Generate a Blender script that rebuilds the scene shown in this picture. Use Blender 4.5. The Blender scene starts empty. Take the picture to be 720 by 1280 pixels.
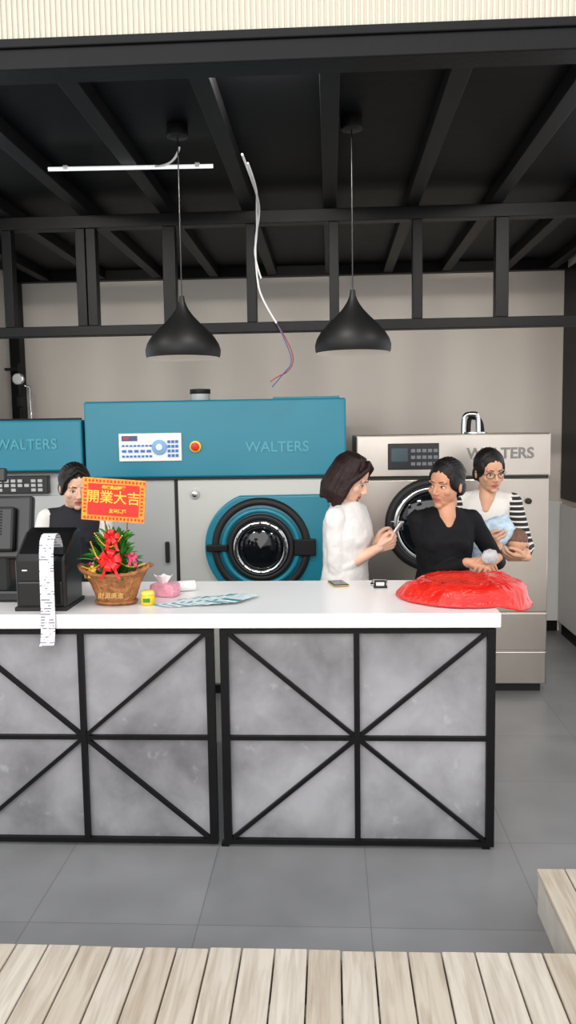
import bpy, bmesh, math, random
from mathutils import Matrix, Vector, noise
random.seed(7)
D=bpy.data; C=bpy.context
rad=math.radians
def lin(c):
    c=c/255.0
    return c/12.92 if c<=0.04045 else ((c+0.055)/1.055)**2.4
def col(rgb): return (lin(rgb[0]),lin(rgb[1]),lin(rgb[2]),1)
def mul(c,k): return (min(c[0]*k,1),min(c[1]*k,1),min(c[2]*k,1),1)
def newmat(name):
    m=D.materials.new(name); m.use_nodes=True
    nt=m.node_tree; return m,nt,nt.nodes['Principled BSDF']
def mat(name,rgb,rough=.5,metal=0,var=0,vscale=5,bump=0,bscale=50,**kw):
    m,nt,b=newmat(name)
    c=col(rgb)
    b.inputs['Base Color'].default_value=c
    b.inputs['Roughness'].default_value=rough
    b.inputs['Metallic'].default_value=metal
    for k,v in kw.items(): b.inputs[k.replace('_',' ')].default_value=v
    tc=nt.nodes.new('ShaderNodeTexCoord')
    if var>0:
        n=nt.nodes.new('ShaderNodeTexNoise'); n.inputs['Scale'].default_value=vscale; n.inputs['Detail'].default_value=6
        r=nt.nodes.new('ShaderNodeValToRGB')
        r.color_ramp.elements[0].position=.3; r.color_ramp.elements[1].position=.7
        r.color_ramp.elements[0].color=mul(c,1-var); r.color_ramp.elements[1].color=mul(c,1+var)
        nt.links.new(tc.outputs['Object'],n.inputs['Vector']); nt.links.new(n.outputs['Fac'],r.inputs['Fac'])
        nt.links.new(r.outputs['Color'],b.inputs['Base Color'])
    if bump>0:
        n2=nt.nodes.new('ShaderNodeTexNoise'); n2.inputs['Scale'].default_value=bscale; n2.inputs['Detail'].default_value=4
        bp=nt.nodes.new('ShaderNodeBump'); bp.inputs['Strength'].default_value=bump; bp.inputs['Distance'].default_value=.01
        nt.links.new(tc.outputs['Object'],n2.inputs['Vector']); nt.links.new(n2.outputs['Fac'],bp.inputs['Height'])
        nt.links.new(bp.outputs['Normal'],b.inputs['Normal'])
    return m

# ------------------------------------------------ helpers
def link(o): C.scene.collection.objects.link(o); return o
class Grp:
    def __init__(s,name,loc=(0,0,0),rz=0):
        e=D.objects.new(name,None); e.empty_display_size=.1
        e.location=loc; e.rotation_euler=(0,0,rz); link(e)
        s.e=e; s.M=Matrix.Translation(loc)@Matrix.Rotation(rz,4,'Z'); s.inv=s.M.inverted()
def attach(o,p,local=False):
    if p is not None:
        o.parent=p.e
        if not local: o.matrix_parent_inverse=p.inv
    return o
def from_bm(name,bm,m,p=None,smooth=False,local=False):
    me=D.meshes.new(name); bmesh.ops.recalc_face_normals(bm,faces=bm.faces); bm.to_mesh(me); bm.free()
    o=D.objects.new(name,me); link(o)
    for mm in (m if isinstance(m,(list,tuple)) else [m]): me.materials.append(mm)
    if smooth: 
        for f in me.polygons: f.use_smooth=True
    return attach(o,p,local)
def addbox(bm,x0,x1,y0,y1,z0,z1,M=None):
    vs=[bm.verts.new((M@Vector(c)) if M else c) for c in [(x0,y0,z0),(x1,y0,z0),(x1,y1,z0),(x0,y1,z0),(x0,y0,z1),(x1,y0,z1),(x1,y1,z1),(x0,y1,z1)]]
    return [bm.faces.new([vs[i] for i in f]) for f in [(0,3,2,1),(4,5,6,7),(0,1,5,4),(1,2,6,5),(2,3,7,6),(3,0,4,7)]]
def bev(o,w,seg=2):
    b=o.modifiers.new('b','BEVEL'); b.width=w; b.segments=seg; b.limit_method='ANGLE'; b.angle_limit=rad(40)
    return o
def box(name,x0,x1,y0,y1,z0,z1,m,p=None,bevel=0,M=None):
    bm=bmesh.new(); addbox(bm,x0,x1,y0,y1,z0,z1,M); o=from_bm(name,bm,m,p)
    if bevel: bev(o,bevel)
    return o
def boxes(name,lst,m,p=None,bevel=0):
    bm=bmesh.new()
    for l in lst: addbox(bm,*l)
    o=from_bm(name,bm,m,p)
    if bevel: bev(o,bevel)
    return o
AX={'Z':Matrix(),'Y':Matrix.Rotation(rad(90),4,'X'),'X':Matrix.Rotation(rad(90),4,'Y')}
def cyl(name,c,r,h,axis,m,p=None,r2=None,seg=40,bevel=0):
    bm=bmesh.new()
    bmesh.ops.create_cone(bm,cap_ends=True,segments=seg,radius1=r,radius2=r if r2 is None else r2,depth=h,matrix=Matrix.Translation(c)@AX[axis])
    o=from_bm(name,bm,m,p,True)
    bev(o,bevel or min(h,r)*.08,2)
    return o
def torus(name,c,R,r,axis,m,p=None,seg=64,ms=12,sx=1,sz=1):
    bm=bmesh.new(); M=Matrix.Translation(c)@AX[axis]
    g=[]
    for i in range(seg):
        a=2*math.pi*i/seg; row=[]
        for j in range(ms):
            b=2*math.pi*j/ms; q=R+r*math.cos(b)
            row.append(bm.verts.new(M@Vector((q*math.cos(a)*sx,q*math.sin(a)*sz,r*math.sin(b)))))
        g.append(row)
    for i in range(seg):
        for j in range(ms):
            bm.faces.new([g[i][j],g[(i+1)%seg][j],g[(i+1)%seg][(j+1)%ms],g[i][(j+1)%ms]])
    return from_bm(name,bm,m,p,True)
def lathe(name,prof,c,m,p=None,sx=1,sy=1,seg=48,axis='Z',fn=None,close=False):
    bm=bmesh.new(); M=Matrix.Translation(c)@AX[axis]; g=[]
    for (r,z) in prof:
        row=[]
        for i in range(seg):
            a=2*math.pi*i/seg
            v=Vector((r*math.cos(a)*sx,r*math.sin(a)*sy,z))
            if fn: v=fn(v,a,r,z)
            row.append(bm.verts.new(M@v))
        g.append(row)
    for k in range(len(g)-1):
        for i in range(seg):
            bm.faces.new([g[k][i],g[k][(i+1)%seg],g[k+1][(i+1)%seg],g[k+1][i]])
    if close:
        bm.faces.new(g[0]); bm.faces.new(g[-1])
    return from_bm(name,bm,m,p,True)
def tube(name,pts,r,m,p=None,local=False,smooth=True):
    cu=D.curves.new(name,'CURVE'); cu.dimensions='3D'; cu.bevel_depth=r; cu.bevel_resolution=3; cu.use_fill_caps=True
    sp=cu.splines.new('NURBS' if smooth else 'POLY'); sp.points.add(len(pts)-1)
    for i,q in enumerate(pts): sp.points[i].co=(*q,1)
    if smooth: sp.use_endpoint_u=True; sp.order_u=3; sp.resolution_u=6
    cu.materials.append(m)
    o=D.objects.new(name,cu); link(o); return attach(o,p,local)
def text(name,s,c,size,m,p=None,ext=.003,rot=(90,0,0),sx=1,bold=0,align='CENTER'):
    cu=D.curves.new(name,'FONT'); cu.body=s; cu.size=size; cu.extrude=ext; cu.align_x=align; cu.align_y='CENTER'; cu.offset=bold
    cu.materials.append(m)
    o=D.objects.new(name,cu); link(o); o.location=c; o.rotation_euler=tuple(rad(a) for a in rot); o.scale=(sx,1,1)
    return attach(o,p)
def poly_extrude(name,pts,y0,y1,m,p=None,bevel=0):
    bm=bmesh.new(); a=[bm.verts.new((x,y0,z)) for x,z in pts]; b=[bm.verts.new((x,y1,z)) for x,z in pts]
    n=len(pts); bm.faces.new(a); bm.faces.new(b)
    for i in range(n): bm.faces.new([a[i],a[(i+1)%n],b[(i+1)%n],b[i]])
    o=from_bm(name,bm,m,p)
    if bevel: bev(o,bevel,3)
    return o

# ------------------------------------------------ materials
M_wall=mat('wall_paint',(222,213,203),.8,var=.04,vscale=1.2,bump=.05,bscale=60)
M_wallw=mat('wall_white',(224,224,222),.6,var=.03)
M_black=mat('black_steel',(10,10,12),.45,var=.3,vscale=9,bump=.08,bscale=40,Specular_IOR_Level=.2)
M_joist=mat('joist_steel',(17,17,18),.5,var=.3,vscale=6,Specular_IOR_Level=.2)
M_ceil=mat('ceiling_panel',(4,4,6),.5,var=.5,vscale=2.5,bump=.1,bscale=12,Specular_IOR_Level=.12)
M_blackpl=mat('black_plastic',(10,10,12),.28,bump=.02)
M_blackmat=mat('black_matte',(11,11,12),.5,Specular_IOR_Level=.3)
M_counter=mat('solid_surface_white',(234,232,230),.22,var=.01)
M_teal=mat('teal_enamel',(20,122,144),.32,var=.04,vscale=2)
M_tealdk=mat('teal_dark',(14,88,108),.35)
M_tealtx=mat('teal_letter',(60,150,166),.3)
M_greyp=mat('machine_grey',(176,178,176),.38,var=.03,vscale=2)
M_steel=mat('stainless',(196,187,178),.3,1,var=.12,vscale=1.5,bump=.04,bscale=4)
M_chrome=mat('chrome',(210,210,210),.12,1)
M_glass=mat('dark_glass',(12,16,20),.06)
M_rub=mat('black_rubber',(14,14,16),.6)
M_white=mat('white_plastic',(232,232,230),.4)
M_red=mat('red_plastic',(205,20,20),.4)
M_yellow=mat('yellow_plastic',(240,205,30),.35)
M_blue=mat('blue_plastic',(40,110,190),.4)
M_gold=mat('gold_paint',(240,190,60),.35,.3)
M_wire=mat('wire_white',(225,225,225),.5)
M_pink=mat('pink_film',(235,160,178),.35,var=.2,vscale=25,bump=.4,bscale=30)

# floor tiles
m,nt,b=newmat('floor_tiles'); M_floor=m
tc=nt.nodes.new('ShaderNodeTexCoord'); mp=nt.nodes.new('ShaderNodeMapping'); mp.inputs['Location'].default_value=(-.12+.58*10,-2.6+.58*10,0)
br=nt.nodes.new('ShaderNodeTexBrick'); br.offset=0; br.squash=1
for k,v in {'Scale':1,'Mortar Size':.0022,'Brick Width':.58,'Row Height':.58,'Mortar Smooth':.2,'Bias':0}.items(): br.inputs[k].default_value=v
br.inputs['Color1'].default_value=col((130,130,130)); br.inputs['Color2'].default_value=col((137,137,137)); br.inputs['Mortar'].default_value=col((108,108,109))
n=nt.nodes.new('ShaderNodeTexNoise'); n.inputs['Scale'].default_value=3; n.inputs['Detail'].default_value=8
mx=nt.nodes.new('ShaderNodeMix'); mx.data_type='RGBA'; mx.blend_type='MULTIPLY'; mx.inputs[0].default_value=1
r=nt.nodes.new('ShaderNodeValToRGB'); r.color_ramp.elements[0].position=.3; r.color_ramp.elements[0].color=(.82,.82,.82,1); r.color_ramp.elements[1].position=.7; r.color_ramp.elements[1].color=(1.05,1.05,1.05,1)
L=nt.links.new
L(tc.outputs['Object'],mp.inputs['Vector']); L(mp.outputs['Vector'],br.inputs['Vector']); L(tc.outputs['Object'],n.inputs['Vector']); L(n.outputs['Fac'],r.inputs['Fac'])
L(br.outputs['Color'],mx.inputs[6]); L(r.outputs['Color'],mx.inputs[7]); L(mx.outputs[2],b.inputs['Base Color']); b.inputs['Roughness'].default_value=.4
# wood deck
m,nt,b=newmat('deck_wood'); M_wood=m; L=nt.links.new
tc=nt.nodes.new('ShaderNodeTexCoord'); mp=nt.nodes.new('ShaderNodeMapping'); mp.inputs['Scale'].default_value=(22,1.6,22)
g=nt.nodes.new('ShaderNodeNewGeometry'); ad=nt.nodes.new('ShaderNodeVectorMath'); ad.operation='ADD'
sc=nt.nodes.new('ShaderNodeVectorMath'); sc.operation='SCALE'; sc.inputs['Scale'].default_value=40
cb=nt.nodes.new('ShaderNodeCombineXYZ'); L(g.outputs['Random Per Island'],cb.inputs[1]); L(cb.outputs[0],sc.inputs[0])
n=nt.nodes.new('ShaderNodeTexNoise'); n.inputs['Scale'].default_value=2.5; n.inputs['Detail'].default_value=8; n.inputs['Distortion'].default_value=.6
L(tc.outputs['Object'],mp.inputs['Vector']); L(mp.outputs['Vector'],ad.inputs[0]); L(sc.outputs[0],ad.inputs[1]); L(ad.outputs[0],n.inputs['Vector'])
r=nt.nodes.new('ShaderNodeValToRGB'); r.color_ramp.elements[0].position=.3; r.color_ramp.elements[0].color=col((182,170,153)); r.color_ramp.elements[1].position=.6; r.color_ramp.elements[1].color=col((210,201,187))
L(n.outputs['Fac'],r.inputs['Fac'])
r2=nt.nodes.new('ShaderNodeValToRGB'); r2.color_ramp.elements[0].color=(.84,.79,.72,1); r2.color_ramp.elements[1].color=(1.05,1.05,1.05,1); L(g.outputs['Random Per Island'],r2.inputs['Fac'])
mx=nt.nodes.new('ShaderNodeMix'); mx.data_type='RGBA'; mx.blend_type='MULTIPLY'; mx.inputs[0].default_value=1
L(r.outputs['Color'],mx.inputs[6]); L(r2.outputs['Color'],mx.inputs[7]); L(mx.outputs[2],b.inputs['Base Color']); b.inputs['Roughness'].default_value=.7
# mottled counter panel
m,nt,b=newmat('mottled_panel'); M_panel=m; L=nt.links.new
tc=nt.nodes.new('ShaderNodeTexCoord')
n=nt.nodes.new('ShaderNodeTexNoise'); n.inputs['Scale'].default_value=4.0; n.inputs['Detail'].default_value=10; n.inputs['Roughness'].default_value=.6; n.inputs['Distortion'].default_value=.3
n3=nt.nodes.new('ShaderNodeTexNoise'); n3.inputs['Scale'].default_value=1.6; n3.inputs['Detail'].default_value=3
mxf=nt.nodes.new('ShaderNodeMath'); mxf.operation='ADD'; L(n.outputs['Fac'],mxf.inputs[0]); L(n3.outputs['Fac'],mxf.inputs[1])
r=nt.nodes.new('ShaderNodeValToRGB'); r.color_ramp.elements[0].position=.36; r.color_ramp.elements[0].color=col((104,103,105)); r.color_ramp.elements[1].position=.62; r.color_ramp.elements[1].color=col((162,161,164))
hf=nt.nodes.new('ShaderNodeMath'); hf.operation='MULTIPLY'; hf.inputs[1].default_value=.5; L(mxf.outputs[0],hf.inputs[0])
n4=nt.nodes.new('ShaderNodeTexNoise'); n4.inputs['Scale'].default_value=18; n4.inputs['Detail'].default_value=6
r4=nt.nodes.new('ShaderNodeValToRGB'); r4.color_ramp.elements[0].position=.64; r4.color_ramp.elements[0].color=(0,0,0,1); r4.color_ramp.elements[1].position=.85; r4.color_ramp.elements[1].color=(.35,.35,.35,1)
mx=nt.nodes.new('ShaderNodeMix'); mx.data_type='RGBA'; mx.inputs[7].default_value=col((215,215,215))
L(tc.outputs['Object'],n4.inputs['Vector']); L(n4.outputs['Fac'],r4.inputs['Fac']); L(r4.outputs['Color'],mx.inputs[0])
L(tc.outputs['Object'],n.inputs['Vector']); L(tc.outputs['Object'],n3.inputs['Vector']); L(hf.outputs[0],r.inputs['Fac']); L(r.outputs['Color'],mx.inputs[6]); L(mx.outputs[2],b.inputs['Base Color'])
b.inputs['Roughness'].default_value=.5; b.inputs['Metallic'].default_value=.1
M_clad=mat('cladding_cream',(214,207,190),.5)
# receipt
m,nt,b=newmat('receipt_paper'); M_rcpt=m; L=nt.links.new
tc=nt.nodes.new('ShaderNodeTexCoord'); sp=nt.nodes.new('ShaderNodeSeparateXYZ'); L(tc.outputs['Object'],sp.inputs[0])
a1=nt.nodes.new('ShaderNodeMath'); a1.operation='MULTIPLY'; a1.inputs[1].default_value=90; L(sp.outputs['Z'],a1.inputs[0])
a2=nt.nodes.new('ShaderNodeMath'); a2.operation='FRACT'; L(a1.outputs[0],a2.inputs[0])
a3=nt.nodes.new('ShaderNodeMath'); a3.operation='GREATER_THAN'; a3.inputs[1].default_value=.6; L(a2.outputs[0],a3.inputs[0])
n=nt.nodes.new('ShaderNodeTexNoise'); n.inputs['Scale'].default_value=45; L(tc.outputs['Object'],n.inputs['Vector'])
a4=nt.nodes.new('ShaderNodeMath'); a4.operation='GREATER_THAN'; a4.inputs[1].default_value=.53; L(n.outputs['Fac'],a4.inputs[0])
a5=nt.nodes.new('ShaderNodeMath'); a5.operation='MULTIPLY'; L(a3.outputs[0],a5.inputs[0]); L(a4.outputs[0],a5.inputs[1])
mx=nt.nodes.new('ShaderNodeMix'); mx.data_type='RGBA'; mx.inputs[6].default_value=col((226,226,228)); mx.inputs[7].default_value=col((120,120,130))
L(a5.outputs[0],mx.inputs[0]); L(mx.outputs[2],b.inputs['Base Color']); b.inputs['Roughness'].default_value=.6
# red bag film
m,nt,b=newmat('red_bag_film'); M_bag=m; L=nt.links.new
tc=nt.nodes.new('ShaderNodeTexCoord'); n=nt.nodes.new('ShaderNodeTexNoise'); n.inputs['Scale'].default_value=6; n.inputs['Detail'].default_value=4; n.inputs['Distortion'].default_value=1.2
s1=nt.nodes.new('ShaderNodeMath'); s1.operation='SUBTRACT'; s1.inputs[1].default_value=.5; s2=nt.nodes.new('ShaderNodeMath'); s2.operation='ABSOLUTE'
bp=nt.nodes.new('ShaderNodeBump'); bp.invert=True; bp.inputs['Strength'].default_value=1; bp.inputs['Distance'].default_value=.028
L(tc.outputs['Object'],n.inputs['Vector']); L(n.outputs['Fac'],s1.inputs[0]); L(s1.outputs[0],s2.inputs[0]); L(s2.outputs[0],bp.inputs['Height']); L(bp.outputs['Normal'],b.inputs['Normal'])
r=nt.nodes.new('ShaderNodeValToRGB'); r.color_ramp.elements[0].color=col((224,46,34)); r.color_ramp.elements[1].position=.2; r.color_ramp.elements[1].color=col((200,18,14)); L(s2.outputs[0],r.inputs['Fac']); L(r.outputs['Color'],b.inputs['Base Color']); b.inputs['Roughness'].default_value=.22
M_wick=mat('wicker',(160,104,60),.6,var=.4,vscale=45,bump=.9,bscale=70)
M_leaf=mat('leaf_green',(58,128,38),.45,var=.4,vscale=20)
M_signred=mat('sign_red',(222,34,22),.5,var=.05)
M_signor=mat('sign_gold_border',(238,150,40),.5,var=.25,vscale=70)

# ------------------------------------------------ room shell
XL,XR,YB,YF=-2.55,1.84,6.67,2.80
box('floor',XL-.1,XR+.1,2.24,YB+.1,-.08,0,M_floor)
box('wall_back',XL-.1,XR+.1,YB,YB+.1,0,3.0,M_wall)
def wall_added_win(nm,wn,x0,x1):  # side wall with an added, unseen window opening to let daylight in
    boxes(nm,[(x0,x1,YF,3.0,0,3.0),(x0,x1,5.9,YB,0,3.0),(x0,x1,3.0,5.9,0,.5),(x0,x1,3.0,5.9,2.8,3.0)],M_wall)
    xm=(x0+x1)/2
    boxes(wn,[(xm-.03,xm+.03,y,y+.05,.5,2.8) for y in(3.0,3.95,4.9,5.85)]+[(xm-.03,xm+.03,3.0,5.9,z,z+.05) for z in(.5,2.75)],M_black)
wall_added_win('wall_left','added_window_1',XL-.1,XL); wall_added_win('wall_right','added_window_2',XR,XR+.1)
box('ceiling',XL-.1,XR+.1,YF+.08,YB,2.93,3.0,M_ceil)
bm=bmesh.new(); W=.018; xs=[]; x=-3.4
while x<3.4:
    xs+= [(x,0),(x+W*.45,0),(x+W*.5,.006),(x+W*.95,.006)]; x+=W
vb=[bm.verts.new((a,2.76+b_,2.915)) for a,b_ in xs]; vt=[bm.verts.new((a,2.76+b_,4.2)) for a,b_ in xs]
for i in range(len(xs)-1): bm.faces.new([vb[i],vb[i+1],vt[i+1],vt[i]])
from_bm('wall_front',bm,M_clad)
boxes('trim_1',[(-3.4,3.4,2.765,2.88,2.83,2.925),(-3.4,3.4,2.755,2.80,2.895,2.925)],M_black,bevel=.004)
box('trim_2',XL,XR,6.60,6.67,2.855,2.93,M_black)
box('baseboard_right',XR-.015,XR,YF,YB-.12,0,.09,M_black)
box('baseboard_back',1.36,XR-.02,YB-.015,YB,0,.09,M_black)
box('trim_3',1.36,XR,YB-.03,YB-.016,.09,1.06,M_wallw)
boxes('trim_4',[(XL,XL+.085,6.55,6.66,0,2.85),(XR-.02,XR-.001,6.20,6.62,1.08,2.85)],M_black,bevel=.003)
boxes('door_1',[(XR-.025,XR-.002,6.0,6.6,.09,1.04)],M_wallw,None,.004)
js=[-2.25,-1.80,-1.35,-.90,-.44,.01,.46,.91,1.36,1.72]
boxes('ceiling_joists',[(x-.036,x+.036,2.885,6.6,2.862,2.93) for x in js],M_joist,bevel=.003)
tg=Grp('steel_truss',(0,4.72,2.5))
boxes('top_chord',[(XL,XR,4.67,4.75,2.79,2.86)],M_black,tg,.003)
boxes('bottom_chord',[(XL,XR,4.67,4.75,2.20,2.255)],M_black,tg,.003)
studs=[-2.27,-1.81,-1.39,-1.33,-.89,-.43,.03,.49,.95,1.41]
boxes('studs',[(x-(.036 if i in(4,8) else .027),x+(.036 if i in(4,8) else .027),4.675,4.745,2.255,2.79) for i,x in enumerate(studs)],M_black,tg,.003)
g=Grp('ceiling_white_tube',(-.9,3.84,2.85))  # slim white tube under the joists, given a weak glow
M_tube=mat('tube_glow',(240,242,245),.4,Emission_Strength=.6,Emission_Color=(.95,.97,1,1))
tube('tube',[(-1.27,3.83,2.850),(-.52,3.86,2.850)],.009,M_tube,g,smooth=False)
tube('lead',[(-.78,3.84,2.85),(-.72,3.80,2.84),(-.66,3.72,2.85),(-.63,3.62,2.855)],.005,M_wire,g)
boxes('clips',[(-1.2,-1.18,3.82,3.85,2.845,2.862),(-.6,-.58,3.84,3.87,2.845,2.862)],M_wire,g)
g=Grp('hanging_wire',(-.37,4.3,2.6))
tube('cable',[(-.375,3.75,2.862),(-.36,4.0,2.835),(-.352,4.3,2.82),(-.363,4.5,2.79),(-.40,4.6,2.68),(-.395,4.62,2.5),(-.377,4.63,2.38),(-.29,4.63,2.24)],.0055,M_wire,g)
tube('cable_twist',[(-.36,3.85,2.855),(-.34,4.1,2.82),(-.37,4.4,2.80),(-.385,4.58,2.70),(-.41,4.61,2.6),(-.37,4.61,2.48)],.005,M_wire,g)
M_wr=mat('wire_red',(170,40,50),.5); M_wb=mat('wire_blue',(60,80,140),.5)
tube('lead_red',[(-.29,4.63,2.24),(-.228,4.63,2.142),(-.192,4.63,2.035),(-.23,4.63,1.97),(-.296,4.63,1.947),(-.33,4.63,1.92)],.003,M_wr,g)
tube('lead_blue',[(-.29,4.62,2.24),(-.235,4.62,2.13),(-.20,4.62,2.02),(-.26,4.62,1.96),(-.32,4.62,1.89)],.003,M_wb,g)
# added fill lamps, hidden behind the header beam to brighten the room
for k,xx in enumerate((-1.58,-.22,1.14)):
    g=Grp('added_fill_lamp',(xx,2.93,2.89))
    box('housing',xx-.16,xx+.16,2.884,2.902,2.855,2.925,M_blackmat,g,.004)  # made-up fitting around the added lamp
    box('lens',xx-.15,xx+.15,2.902,2.906,2.862,2.918,mat('added_lamp_lens_%d'%k,(240,238,230),.4,Emission_Strength=3,Emission_Color=(1,.95,.88,1)),g)
    al=D.lights.new('fill_light','AREA'); al.shape='RECTANGLE'; al.size=.3; al.size_y=.05; al.energy=15; al.color=(1,.95,.88)
    ao=D.objects.new('fill_light',al); link(ao); ao.location=(xx,2.912,2.89); ao.rotation_euler=(rad(80),0,0); attach(ao,g)

M_inner=mat('pendant_inner',(225,222,215),.5)
def pendant(x,y,z):
    g=Grp('pendant_lamp',(x,y,z))
    lathe('shade',[(.010,.262),(.013,.24),(.018,.225),(.028,.205),(.046,.18),(.072,.152),(.104,.122),(.134,.09),(.153,.06),(.161,.034),(.160,.012),(.156,0)],(x,y,z),M_blackmat,g,seg=64)
    lathe('inner_shade',[(.156,0),(.155,.012),(.156,.034),(.148,.058),(.129,.086),(.10,.116),(.068,.146),(.04,.172),(.001,.19)],(x,y,z),M_inner,g,seg=64)
    lathe('bulb',[(.001,.02),(.018,.024),(.028,.04),(.03,.055),(.022,.08),(.015,.10),(.015,.17)],(x,y,z),M_white,g,seg=24)
    tube('cord',[(x,y,z+.25),(x,y,2.91)],.003,M_blackpl,g,smooth=False)
    cyl('canopy',(x,y,2.905),.045,.05,'Z',M_blackmat,g)
pendant(.10,3.55,1.972); pendant(-.628,3.57,1.966)

# ------------------------------------------------ deck + outside ground
DZ=.155; DY=2.247; DX=.685; DY2=2.71
bm=bmesh.new(); pw=.0955
x=DX-pw*40
while x<3.2:
    yend=DY if x<DX-.01 else DY2
    addbox(bm,x+.0025,x+pw-.0025,-1.6,yend+random.uniform(-.004,.004),DZ-.024+random.uniform(-.001,.001),DZ+random.uniform(-.0015,.0015))
    x+=pw
dg=Grp('wooden_deck',(0,1,0))
bev(from_bm('planks',bm,M_wood,dg),.003)
M_fas=mat('fascia_wood',(205,198,186),.7,var=.12,vscale=8)
boxes('fascia',[(-3.1,DX,DY-.03,DY-.01,.001,DZ-.026),(DX+.005,DX+.025,DY-.01,DY2-.01,.001,DZ-.026),(DX+.025,3.2,DY2-.03,DY2-.01,.001,DZ-.026)],M_fas,dg)
boxes('bearers',[(-3.1,3.2,y,y+.05,-.049,DZ-.026) for y in(-1.5,-.8,-.1,.6,1.3,2.0)],M_fas,dg)
box('ground_outside',-20,20,-20,2.235,-.1,-.05,mat('paving',(160,158,154),.8,var=.1))

# ------------------------------------------------ service counter
cg=Grp('service_counter',(-.9,3.4,0))
box('worktop',-2.52,.64,3.10,3.80,.893,.95,M_counter,cg,.004)
fy0,fy1=3.12,3.15
panels=[];frame=[]
diag=[]
z0,z1,zm=.012,.885,.447
units=[(-.435,.622),(-1.515,-.465),(-2.52,-1.535)]
for (a,b_) in units:
    mid=(a+b_)/2
    panels.append((a+.01,b_-.01,3.142,3.155,.03,.88))
    for c_ in (a+.013,b_-.013): frame.append((c_-.016,c_+.016,fy0,fy1,z0,z1))
    frame.append((mid-.011,mid+.011,fy0,fy1-.004,z0,z1))
    frame.append((a,b_,fy0+.001,fy1,z0,z0+.02)); frame.append((a,b_,fy0+.001,fy1,z1-.018,z1)); frame.append((a,b_,fy0+.002,fy1,zm-.008,zm+.008))
    for (p,q) in [((a+.02,z1-.01),(mid,zm)),((b_-.02,z1-.01),(mid,zm)),((a+.02,z0+.01),(mid,zm)),((b_-.02,z0+.01),(mid,zm))]:
        diag.append((p,q))
boxes('panels',panels,M_panel,cg)
boxes('frame',frame,M_black,cg)
bm=bmesh.new()
for p,q in diag:
    d=Vector((q[0]-p[0],0,q[1]-p[1])); Ln=d.length; ang=math.atan2(d.z,d.x)
    Mx=Matrix.Translation((p[0],0,p[1]))@Matrix.Rotation(-ang,4,'Y')
    addbox(bm,0,Ln,3.124,3.146,-.0075,.0075,Mx)
from_bm('braces',bm,M_black,cg)
boxes('end_panel',[(.60,.612,3.16,3.74,.02,.89),(-2.51,-2.50,3.16,3.74,.02,.89)],M_panel,cg)
boxes('end_frame',[(.60,.622,3.15,3.18,.012,.89),(.60,.622,3.73,3.76,.012,.89),(.60,.622,3.15,3.76,.012,.036),(.60,.622,3.15,3.76,.437,.457),(-2.52,.61,3.73,3.76,.866,.89)],M_black,cg)
boxes('feet',[(a,a+.03,y,y+.03,0,.014) for a in(-2.5,-1.5,-.45,.58) for y in(3.125,3.72)],M_black,cg)

# ------------------------------------------------ dry cleaning machine (teal)
def teal_machine(x0,x1,yf,top,full):
    g=Grp('dry_cleaning_machine',((x0+x1)/2,yf+.6,0))
    box('body',x0+.01,x1-.01,yf+.02,yf+1.2,.06,top-.03,M_greyp,g,.01)
    zt=1.373 if full else 1.42
    box('hood',x0,x1,yf-.02,yf+1.18,zt,top,M_teal,g,.012)
    boxes('plinth',[(x0+.03,x1-.03,yf+.05,yf+1.15,0,.06)],M_rub,g)
    return g
g=teal_machine(-1.498,.094,5.0,1.84,True)
text('lettering','WALTERS',(-.32,4.978,1.55),.088,M_tealtx,g,.004,sx=1.0,bold=.0015)
box('seam',-1.49,.09,4.975,4.99,1.362,1.373,M_rub,g)
box('service_door',-1.487,-.955,4.995,5.02,.08,1.36,M_greyp,g,.006)
box('door_gap',-.953,-.938,4.99,5.02,.08,1.36,M_rub,g)
box('loading_panel',-.936,-.0,4.992,5.02,.08,1.36,mat('panel_light',(196,196,190),.4),g,.006)
boxes('door_handle',[(-1.02,-.995,4.965,4.992,.85,.98)],M_rub,g,.006)
boxes('control_panel',[(-1.285,-.90,4.968,4.982,1.475,1.645)],M_white,g,.004)
lst=[];
for i in range(5): lst.append((-1.265+i*.038,-1.24+i*.038,4.962,4.969,1.53,1.545))
for i in range(8): lst.append((-1.265+i*.024,-1.25+i*.024,4.962,4.969,1.565,1.575))
for i in range(8): lst.append((-1.265+i*.024,-1.25+i*.024,4.962,4.969,1.50,1.512))
for i in range(3):
    for j in range(4): lst.append((-.985+i*.024,-.968+i*.024,4.962,4.969,1.50+j*.028,1.517+j*.028))
boxes('buttons',lst,M_blue,g)
boxes('display',[(-1.265,-1.17,4.962,4.969,1.60,1.63)],mat('lcd',(30,60,110),.2),g)
boxes('display_red',[(-1.255,-1.22,4.960,4.963,1.607,1.622)],M_red,g)
cyl('dial',(-1.035,4.963,1.56),.045,.012,'Y',mat('pale_blue',(120,170,215),.4),g)
cyl('dial_core',(-1.035,4.957,1.56),.02,.012,'Y',M_white,g)
cyl('stop_base',(-.816,4.973,1.56),.035,.014,'Y',M_yellow,g)
cyl('stop_button',(-.816,4.957,1.56),.024,.03,'Y',M_red,g)
cyl('lock',(-.83,4.985,1.27),.028,.014,'Y',M_greyp,g); cyl('lock_core',(-.83,4.977,1.27),.017,.014,'Y',M_chrome,g)
cx,cz=-.423,.95
pts=[(cx+.415,cz+.315),]
for k in range(0,25):
    a=rad(112+k*(136/24)); pts.append((cx+.345*math.cos(a),cz+.335*math.sin(a)))
pts.append((cx+.415,cz-.315))
poly_extrude('door_shroud',pts,4.93,4.992,M_teal,g,.012)
torus('door_ring_outer',(cx,4.925,cz),.275,.026,'Y',M_rub,g)
cyl('door_disc',(cx,4.925,cz),.262,.03,'Y',M_tealdk,g,seg=64)
torus('door_ring_mid',(cx,4.908,cz),.225,.016,'Y',M_teal,g)
torus('door_ring_mid2',(cx,4.905,cz),.185,.018,'Y',M_rub,g)
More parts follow.
